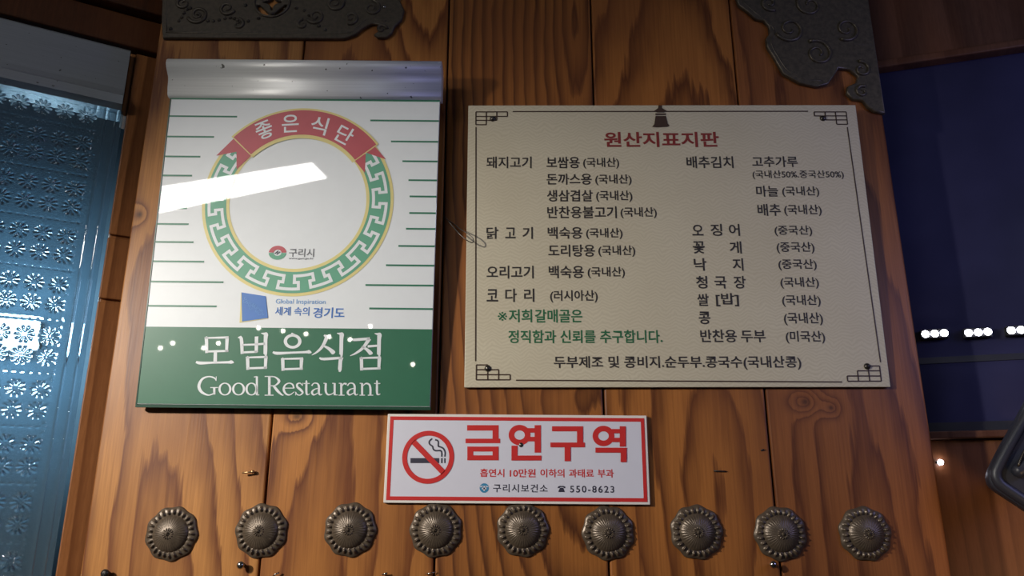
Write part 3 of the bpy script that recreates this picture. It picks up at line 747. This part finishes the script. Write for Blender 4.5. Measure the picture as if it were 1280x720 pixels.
# ------------------------------------------------------------------ bronze flower studs
def out_frame(px, py, off=0.0):
    p = hit(px, py, (0, D - off, 0), Vector((0, -1, 0)))
    return Frame(p, (1, 0, 0), (0, 0, 1))
def stud_meshes():
    def polar(fr_, r0, r1, nr, ns_):
        vs = []; fs = []
        for i in range(nr + 1):
            r = r0 + (r1 - r0) * i / nr
            for k in range(ns_):
                a = 2 * math.pi * k / ns_; rr_, w = fr_(r, a); vs.append((rr_ * math.cos(a), rr_ * math.sin(a), w))
        for i in range(nr):
            for k in range(ns_):
                l = (k + 1) % ns_; fs.append((i * ns_ + k, (i + 1) * ns_ + k, (i + 1) * ns_ + l, i * ns_ + l))
        mb = MB(); mb.add(vs, fs, True); return mb
    R = .0293
    def rimf(r, a):
        t = (r - .0185) / (R - .0185)
        bead = max(0, math.cos(a * 25)) ** .6
        edge = 1 + .03 * math.cos(a * 9 + .6) * t
        w = .0042 - .0012 * t + .0034 * max(0, math.sin(min(1, max(0, t - .12) * 1.55) * math.pi)) * (.12 + .88 * bead)
        if t > .8: w = .0030 * (1 - (t - .8) / .2 * .4)
        if t > .97: w = 0.0
        return r * edge, max(w, 0)
    def domef(r, a):
        t = r / .0200
        w = .0035 + .0102 * math.sqrt(max(0, 1 - t * t * .94)) - .0018
        groove = (.5 + .5 * math.cos(a * 36)) * min(1, max(0, (t - .3) / .2)) * min(1, max(0, (1.0 - t) / .15))
        return r, w - .00035 * groove
    def rosf(r, a):
        t = r / .0068; bead = max(0, math.cos(a * 13))
        w = .0112 + .0022 * math.sin(min(1, t) * math.pi) * (.3 + .7 * bead) + .0016 * math.exp(-(t / .25) ** 2) - .0012 * math.exp(-((t - .4) / .15) ** 2)
        if t > .98: w = .0104
        return r, w
    return (('rim', polar(rimf, .0185, R, 16, 200)), ('dome', polar(domef, .0005, .0200, 16, 180)), ('rosette', polar(rosf, .0002, .0068, 12, 104)))
STUDS = [(215, 667, 'bronze flower stud at the left end of the row, below the green poster corner'),
         (327, 663.5, 'second bronze flower stud from the left, over a plank seam with a screw below'),
         (438, 662, 'third bronze flower stud from the left, between poster and no-smoking sign'),
         (545, 662.5, 'bronze flower stud just below the left end of the no-smoking sign'),
         (653.5, 662, 'bronze flower stud under the middle of the no-smoking sign'),
         (760, 666, 'bronze flower stud under the right end of the no-smoking sign'),
         (870.5, 665, 'bronze flower stud first to the right of the no-smoking sign'),
         (975, 667, 'second bronze flower stud from the right, above a small round screw'),
         (1081, 667, 'dim bronze flower stud at the right end of the row')]
src = None
for i, (x, y, lab) in enumerate(STUDS):
    fr = out_frame(x, y); Mx = fr.M @ Matrix.Rotation(.37 * i, 4, 'Z')
    if src is None:
        src = empty('door_stud', Mx); o = src
        for nm, mb in stud_meshes():
            mb.build(nm, M['bronze'], src, fix=False)
    else:
        o = src.copy(); COL.objects.link(o); o.matrix_world = Mx
        for ch in src.children:
            c = ch.copy(); COL.objects.link(c); c.parent = o
    tag(o, lab, 'stud', 'bronze flower studs along the door')

# ------------------------------------------------------------------ iron fittings on the door top
def plate2d(name, loops, depth, mat, parent, M_, bev=.0015):
    c = bpy.data.curves.new(name, 'CURVE'); c.dimensions = '2D'; c.fill_mode = 'BOTH'; c.extrude = depth / 2; c.bevel_depth = bev; c.bevel_resolution = 1; c.offset = -bev
    for lp in loops:
        s = c.splines.new('POLY'); s.points.add(len(lp) - 1)
        for p, q in zip(s.points, lp): p.co = (q[0], q[1], depth / 2 + bev, 1)
        s.use_cyclic_u = True
    t = bpy.data.objects.new(name, c); COL.objects.link(t); bpy.context.view_layer.update()
    me = bpy.data.meshes.new_from_object(t.evaluated_get(bpy.context.evaluated_depsgraph_get())); me.name = name
    bpy.data.objects.remove(t); bpy.data.curves.remove(c)
    me.materials.clear()
    return link(name, me, mat, parent, M_)
df = Frame((0, D, 0), (1, 0, 0), (0, 0, 1))
# long strap at upper left
up = [(203.5, -60), (205, 0), (204, 30), (205.5, 50.5), (300, 51), (432, 51.5), (446, 46), (453, 39.5), (465, 33), (474, 34), (476, 41), (468, 46), (473, 50), (484, 50), (491, 44), (494, 36), (503, 28), (506, 16), (500, 3), (508, -14), (500, -30), (480, -36), (470, -52), (440, -60)]
L0 = [df.uv(*p) for p in up]
cxp, cyp = df.uv(342, 6); cr = .0215
holes = []
def arcpts(c, r, a0, a1, n=8): return [(c[0] + r * math.cos(math.radians(a0 + (a1 - a0) * k / n)), c[1] + r * math.sin(math.radians(a0 + (a1 - a0) * k / n))) for k in range(n + 1)]
star = []
for q in range(4):
    c = (cxp + cr * 1.0 * math.sqrt(2) * .5 * math.cos(math.radians(45 + 90 * q)), cyp + cr * 1.0 * math.sqrt(2) * .5 * math.sin(math.radians(45 + 90 * q)))
    star += arcpts(c, cr * .46, 45 + 90 * q + 180 + 55, 45 + 90 * q + 180 - 55)
holes.append(star)
for q in range(4):
    a = 45 + 90 * q
    o_ = arcpts((cxp, cyp), cr, a - 34, a + 34)
    c = (cxp + cr * .30 * math.cos(math.radians(a)), cyp + cr * .30 * math.sin(math.radians(a)))
    i_ = [(cxp + cr * (.70 + .12 * abs(k - 4) / 4) * math.cos(math.radians(a + 30 - 60 * k / 8)), cyp + cr * (.70 + .12 * abs(k - 4) / 4) * math.sin(math.radians(a + 30 - 60 * k / 8))) for k in range(9)]
    holes.append(o_ + i_)
strap = empty('iron_strap', df.M)
tag(strap, 'long dark iron strap with pierced coin and scroll end at top left', 'door fitting')
plate2d('plate', [L0] + holes, .0035, M['iron'], strap, None)
mb = MB(); w = .0072
mb.tube([(cxp + cr * 1.12 * math.cos(2 * math.pi * k / 40), cyp + cr * 1.12 * math.sin(2 * math.pi * k / 40), w) for k in range(40)], .0017, closed=True)
mb.build('coin_ring', M['iron'], strap)
mb = MB()
def scroll(mb, fr, px, py, r0, turns, a0, w, rad, flip=1, n=36):
    c = fr.uv(px, py); pts = []
    for k in range(n):
        t = k / (n - 1); a = math.radians(a0) + flip * turns * 2 * math.pi * t; r = r0 * (1 - .82 * t)
        pts.append((c[0] + r * math.cos(a), c[1] + r * math.sin(a), w))
    mb.tube(pts, [rad * (1 - .5 * k / (n - 1)) for k in range(n)], 8)
for a in ((250, 22, .014, 1.5, 200, 1), (286, 14, .011, 1.3, -20, -1), (232, 8, .010, 1.2, 100, 1), (266, -6, .011, 1.3, 30, -1), (396, 24, .012, 1.4, 200, 1), (420, 8, .012, 1.4, 20, -1), (440, 26, .010, 1.2, 250, 1), (466, 14, .012, 1.4, 90, -1), (478, 40, .007, 1.1, 0, 1), (380, 34, .008, 1.1, 90, 1), (300, 34, .008, 1.1, 90, -1)):
    scroll(mb, df, a[0], a[1], a[2], a[3], a[4], .0070, .0026, a[5])
mb.tube([(*df.uv(x, y), .0058) for x, y in smooth_path([(210, 44), (300, 45), (425, 45.5), (446, 39), (462, 27), (484, 30)], 4)], .0016, 8)
mb.tube([(*df.uv(x, y), .0058) for x, y in ((210.5, -40), (210.5, 0), (211, 44))], .0012, 8)
for x, y in smooth_path([(226, 30), (240, 14), (262, 30), (290, 26), (312, 30), (372, 14), (400, 36)], 4): mb.ball((*df.uv(x, y), .0066), .0028, 8, 5)
mb.build('scroll_relief', M['iron'], strap)
for x, y in ((309, 10.5), (408, 41), (481, 12.5), (216, 40)):
    mb = MB(); mb.ball((*df.uv(x, y), .0070), .0026, 10, 6, (1, 1, .6)); mb.build('nail_head', M['dark_steel'] if x != 481 else M['steel'], strap)
# corner fitting at upper right
cp = [(912, -60), (918, 0), (922, 10), (933, 18), (943, 27), (953, 29), (959, 36), (960, 45), (955.5, 52), (957, 62), (965, 74), (977, 95), (998, 107), (1019, 111.5), (1033, 108), (1041, 97), (1046, 88), (1060, 90), (1070, 98), (1068, 106), (1057, 111), (1056, 119), (1064, 127), (1076, 128), (1082, 136), (1091, 142), (1104.5, 144.5)]
L1 = [df.uv(*p) for p in cp]; xe = .4875
L1 = L1[:-1] + [(xe, L1[-1][1]), (xe, df.uv(1080, -60)[1])]
corner = empty('iron_corner_fitting', df.M)
tag(corner, 'dark wing-shaped iron fitting over the upper right corner of the door', 'door fitting')
plate2d('plate', [L1], .0035, M['iron'], corner, None)
mb = MB()
mb.tube([(*df.uv(x, y), .0058) for x, y in smooth_path([p for p in [(926, 5), (946, 22), (966, 40), (962, 56), (972, 76), (984, 92), (1004, 102), (1026, 104)]], 4)], .0013, 8)
for a in ((985, 40, .02, 1.4, 200, 1), (1020, 70, .02, 1.5, 120, -1), (1010, 10, .022, 1.4, 30, 1), (1055, 40, .018, 1.4, 240, 1), (1074, 90, .012, 1.2, 100, -1), (1075, 118, .009, 1.1, 60, 1), (960, 8, .012, 1.2, 300, -1)):
    scroll(mb, df, a[0], a[1], a[2], a[3], a[4], .0070, .0026, a[5])
for k in range(5):
    mb.tube([(*df.uv(x, y), .0056) for x, y in smooth_path([(1000 + 12 * k, -20), (1018 + 12 * k, 20), (1046 + 8 * k, 48), (1070 + 4 * k, 60)], 4)], .0010, 6)
mb.build('scroll_relief', M['iron'], corner)

# ------------------------------------------------------------------ screws, nails and wire
def screw(name, px, py, r, off, mat, label, stem=True, slot=True, base=0.0, cat='screw', group=None):
    fr = Frame(hit(px, py, (0, D - base - off, 0), Vector((0, -1, 0))), (1, 0, 0), (0, 0, 1))
    e = empty(name, fr.M); tag(e, label, cat, group)
    mb = MB(); mb.lathe([(0.0001, r * .55), (r * .4, r * .5), (r * .75, r * .3), (r, 0), (r * .95, -r * .25), (0.0001, -r * .3)], 18); mb.build('head', mat, e)
    if stem:
        mb = MB(); mb.lathe([(0.0001, -r * .2), (r * .45, -r * .25), (r * .45, -off - .004), (.0001, -off - .004)], 12); mb.build('shank', mat, e)
    if slot:
        mb = MB(); mb.box(-r * .45, -r * .08, r * .40, r * .45, r * .08, r * .56); mb.box(-r * .08, -r * .45, r * .40, r * .08, r * .45, r * .56); mb.build('cross_slot', M['black'], e)
    return e
screw('pan_head_screw', 300.5, 706.5, .0042, .009, M['steel'], 'shiny round screw sticking out below the second stud from the left')
screw('pan_head_screw', 967, 706, .0040, .009, M['steel'], 'shiny round screw sticking out below the second stud from the right')
screw('pan_head_screw', 131, 717, .0048, .008, M['dark_steel'], 'dark screw head at the bottom edge, left of the first stud')
for px, py, lab in ((616, 148.5, 'upper left'), (1028.5, 148, 'upper right'), (609.8, 460.5, 'lower left'), (1084, 458, 'lower right')):
    p = hit(px, py, me_.o, me_.n)
    e = empty('board_screw', Matrix.Translation(p) @ me_.M.to_3x3().to_4x4())
    tag(e, 'small round screw in the %s corner of the beige board' % lab, 'screw', 'screws holding the beige board')
    r = .0040
    mb = MB(); mb.lathe([(0.0001, r * .75), (r * .5, r * .65), (r * .85, r * .35), (r, .0001), (0.0001, .0001)], 18); mb.build('head', M['dark_steel'], e)
    mb = MB(); mb.lathe([(.0001, .0), (r * .4, .0), (r * .4, -.016), (.0001, -.016)], 10); mb.build('shank', M['dark_steel'], e)
p = hit(651.4, 556.2, ns.o, ns.n); e = empty('plate_screw', Matrix.Translation(p) @ ns.M.to_3x3().to_4x4())
tag(e, 'small dark screw through the middle of the no-smoking sign', 'screw')
mb = MB(); mb.lathe([(0.0001, .0016), (.0014, .0014), (.0024, .0006), (.0026, .0006), (.0027, .0001), (.0001, .0001)], 16); mb.build('head', M['dark_steel'], e)
mb = MB(); mb.lathe([(.0001, 0), (.001, 0), (.001, -.02), (.0001, -.02)], 10); mb.build('shank', M['dark_steel'], e)
def tubething(name, pxs, offs, rad, mat, label, cat, group=None):
    pts = [hit(x, y, (0, D - o, 0), Vector((0, -1, 0))) for (x, y), o in zip(pxs, offs)]
    mb = MB(); mb.tube(pts, rad, 8); return tag(mb.build(name, mat), label, cat, group)
brass = plain('brass_pin', (.55, .34, .16, 1), .35, .8)
e = empty('bent_nail', loc=hit(316, 590, (0, D, 0), Vector((0, -1, 0)))); tag(e, 'small brass nail bent to the left above the second stud', 'nail')
nl = [hit(x, y, (0, D - o, 0), Vector((0, -1, 0))) - e.location for x, y, o in ((316.5, 589.5, -.004), (315.8, 589.6, .004), (313, 590.2, .0052), (303, 591, .006))]
mb = MB(); mb.tube(nl, .0011, 8); mb.build('shank', brass, e)
mb = MB(); mb.ball(nl[1], .0021, 10, 6); mb.build('head', brass, e)
tubething('iron_nail', [(892.5, 588.7), (900, 589), (908, 589.2)], [.001, .0012, .001], .0008, M['black'], 'thin black nail lying flat in the wood right of the no-smoking sign', 'nail')
tubething('iron_nail', [(951, 563), (955, 562)], [.0004, .0012], .0009, M['black'], 'tiny black nail near the plank seam under the beige board', 'nail')
tubething('staple', [(340, 721), (344, 718), (349, 715.5)], [.002, .005, .004], .0009, M['steel'], 'bright staple at the bottom edge under the second stud', 'staple')
tubething('staple', [(532, 717.5), (538, 716.3), (545, 714.8)], [.002, .004, .002], .0006, M['steel'], 'thin staple at the bottom edge below the fourth stud', 'staple')
tubething('staple', [(478, 718.5), (484, 716.5)], [.003, .005], .0012, M['steel'], 'short pale staple at the bottom edge left of the fourth stud', 'staple')
wp = [(555, 271, .012), (560, 275.5, .014), (566, 283, .016), (574, 292, .02), (583, 300, .022), (590.5, 303.3, .023), (591.8, 299, .023), (588, 294.4, .022), (583, 291, .02), (575, 286, .016), (566, 279, .008), (561, 276, .0)]
pts = smooth_path([hit(x, y, (0, D - o, 0), Vector((0, -1, 0))) for x, y, o in wp], 4)
mb = MB(); mb.tube(pts, .00065, 8); tag(mb.build('wire_hook', M['dark_steel']), 'thin bent wire hook poking out between the poster and the beige board', 'wire')

# ------------------------------------------------------------------ right side: LED reflections built as glowing modules, and the dark plastic frame
def led_reflection(px, py, n, wpx, label, group):  # glowing bodies stand in for reflected LED lights
    p = hit(px, py, rt.o + rt.n * .002, rt.n); e = empty('led_module', Matrix.Translation(p) @ rt.M.to_3x3().to_4x4()); tag(e, label, 'light', group)
    s = wpx / F * 1.0
    mb = MB(); mb.box(-s * .56, -s * .22, -.008, s * .56, s * .22, .003); mb.build('housing', M['black'], e, bevel=.001)
    for k in range(n):
        mb = MB(); x = (k - (n - 1) / 2) * s / max(n - .4, 1); mb.ball((x, 0, .003), s / max(n - .2, 1) * .46, 12, 8, (1, 1.0, .6)); mb.build('led_lens', M['led'], e)
for px, py, lab in ((1168, 417.5, 'nearest the door'), (1222, 416, 'in the middle of three'), (1275.5, 413, 'at the right edge of the picture')):
    led_reflection(px, py, 3, 27, 'white three-lamp LED module glowing on the dark window, ' + lab, 'LED modules across the dark window')
led_reflection(1175, 578, 1, 7, 'single white LED glowing low on the boards beside the door', 'small LED')

def off_frame(o): return Frame(rt.o + rt.n * o, rt.u, (0, 0, 1))
pf = off_frame(.10)
loop = [(1330, 395), (1277, 505), (1250, 553), (1234, 584), (1230.5, 594), (1231, 603), (1236, 611), (1250, 621), (1280, 641), (1345, 690)]
inn = [(1340, 415), (1290, 510), (1262, 558), (1248, 584), (1246, 593), (1250, 600), (1262, 609), (1290, 628), (1345, 668)]
hold = empty('plastic_frame', pf.M)
tag(hold, 'dark grey moulded plastic frame with a rounded corner at the right edge', 'frame')
outl = [pf.uv(*p) for p in smooth_path(loop, 4)]
plate2d('back_shell', [outl], .012, M['black_plastic'], hold, None, .004)
mb = MB(); mb.tube([(*pf.uv(*p), .021) for p in smooth_path([((a[0] + b[0]) / 2, (a[1] + b[1]) / 2) for a, b in zip(loop[:7] + loop[8:], inn)], 5)], .0058, 12); mb.build('rim', M['black_plastic'], hold)
mb = MB(); mb.tube([(*pf.uv(*p), .026) for p in smooth_path([(1257, 592), (1266, 589), (1276, 580), (1290, 568), (1320, 548)], 4)], [.004, .0055] + [.0075] * 15, 12); mb.build('lever', M['black_plastic'], hold)
mb = MB(); mb.tube([(*pf.uv(*p), .032) for p in smooth_path([(1261, 585), (1268, 568), (1278, 550), (1300, 505)], 4)], .0012, 8); mb.build('cord', M['dark_steel'], hold)
ax, ay = pf.uv(1320, 590); mb = MB(); mb.box(ax - .012, ay - .012, -.101, ax + .012, ay + .012, .002); mb.build('bracket', M['black_plastic'], hold, bevel=.002)

# ------------------------------------------------------------------ lamps behind the camera (seen as reflections in the poster and glass)
def mirror_pt(fr, px, py, dist, w=0.0):
    o = fr.o + fr.n * w; p = hit(px, py, o, fr.n); r = (p - CAM).normalized(); r = r - fr.n * (2 * r.dot(fr.n))
    return p + r * dist
def lamp_box(name, corners, label, cat, mat, thick=.05):
    c = sum(corners, Vector()) / 4; u = ((corners[1] - corners[0]) + (corners[2] - corners[3])).normalized()
    v = (corners[0] - corners[3]); nn = u.cross(v).normalized()
    if nn.dot(Vector((-.3, .9, 1.7)) - c) < 0: nn = -nn
    e = empty(name, loc=c); tag(e, label, cat)
    mb = MB(); vs = [p - c for p in corners]; mb.add([*vs, *[p - nn * .012 for p in vs]], [(0, 1, 2, 3), (7, 6, 5, 4), (0, 4, 5, 1), (1, 5, 6, 2), (2, 6, 7, 3), (3, 7, 4, 0)]); mb.build('diffuser', mat, e)
    mb = MB(); vs = [p * 1.03 - nn * .013 for p in vs]; mb.add([*vs, *[p - nn * thick for p in vs]], [(0, 1, 2, 3), (7, 6, 5, 4), (0, 4, 5, 1), (1, 5, 6, 2), (2, 6, 7, 3), (3, 7, 4, 0)]); mb.build('housing', M['alu'], e)
    return e
LB = [mirror_pt(po, *p, 2.0) for p in ((120, 246), (390, 203), (408, 222), (120, 282))]
lamp_box('led_batten_lamp', LB, 'long white LED batten lamp mirrored in the award poster', 'lamp', M['lamp_white'])
rail = empty('pendant_bulb_row'); tag(rail, 'row of small pendant bulbs mirrored as white dots in the green poster field', 'lamp')
for x, y in ((323.4, 410), (353.8, 413.8), (382.5, 417.5), (411.6, 421), (437.5, 424.4), (463, 407.8), (516, 455.6), (200.6, 435), (216, 429), (254.7, 435), (273, 429)):
    c = mirror_pt(po, x, y, 3.2); mb = MB(); mb.ball(c, .0105, 10, 8); b_o = mb.build('bulb', M['bulb'], rail)
    mb = MB(); mb.tube([c + Vector((0, 0, .012)), c + Vector((0, 0, .6))], .002, 6); mb.build('cord', M['black'], b_o)
# the lamp inside the room behind the glass
gf = Frame(gl.o - gl.n * .44, gl.u, (0, 0, 1))
c = [gf.o + gf.u * a + gf.v * b for a, b in [gf.uv(*p) for p in ((-60, 396), (49, 398), (46, 436), (-60, 434))]]
lamp_box('indoor_panel_lamp', c, 'bright white panel lamp glowing through the blue glass door', 'lamp', M['lamp_cold'])

bpy.data.objects.remove(_to); bpy.data.curves.remove(_tc)
for o in list(COL.objects):
    if o.type == 'EMPTY' and o.parent is None and o.get('category') is None: print('UNTAGGED', o.name)
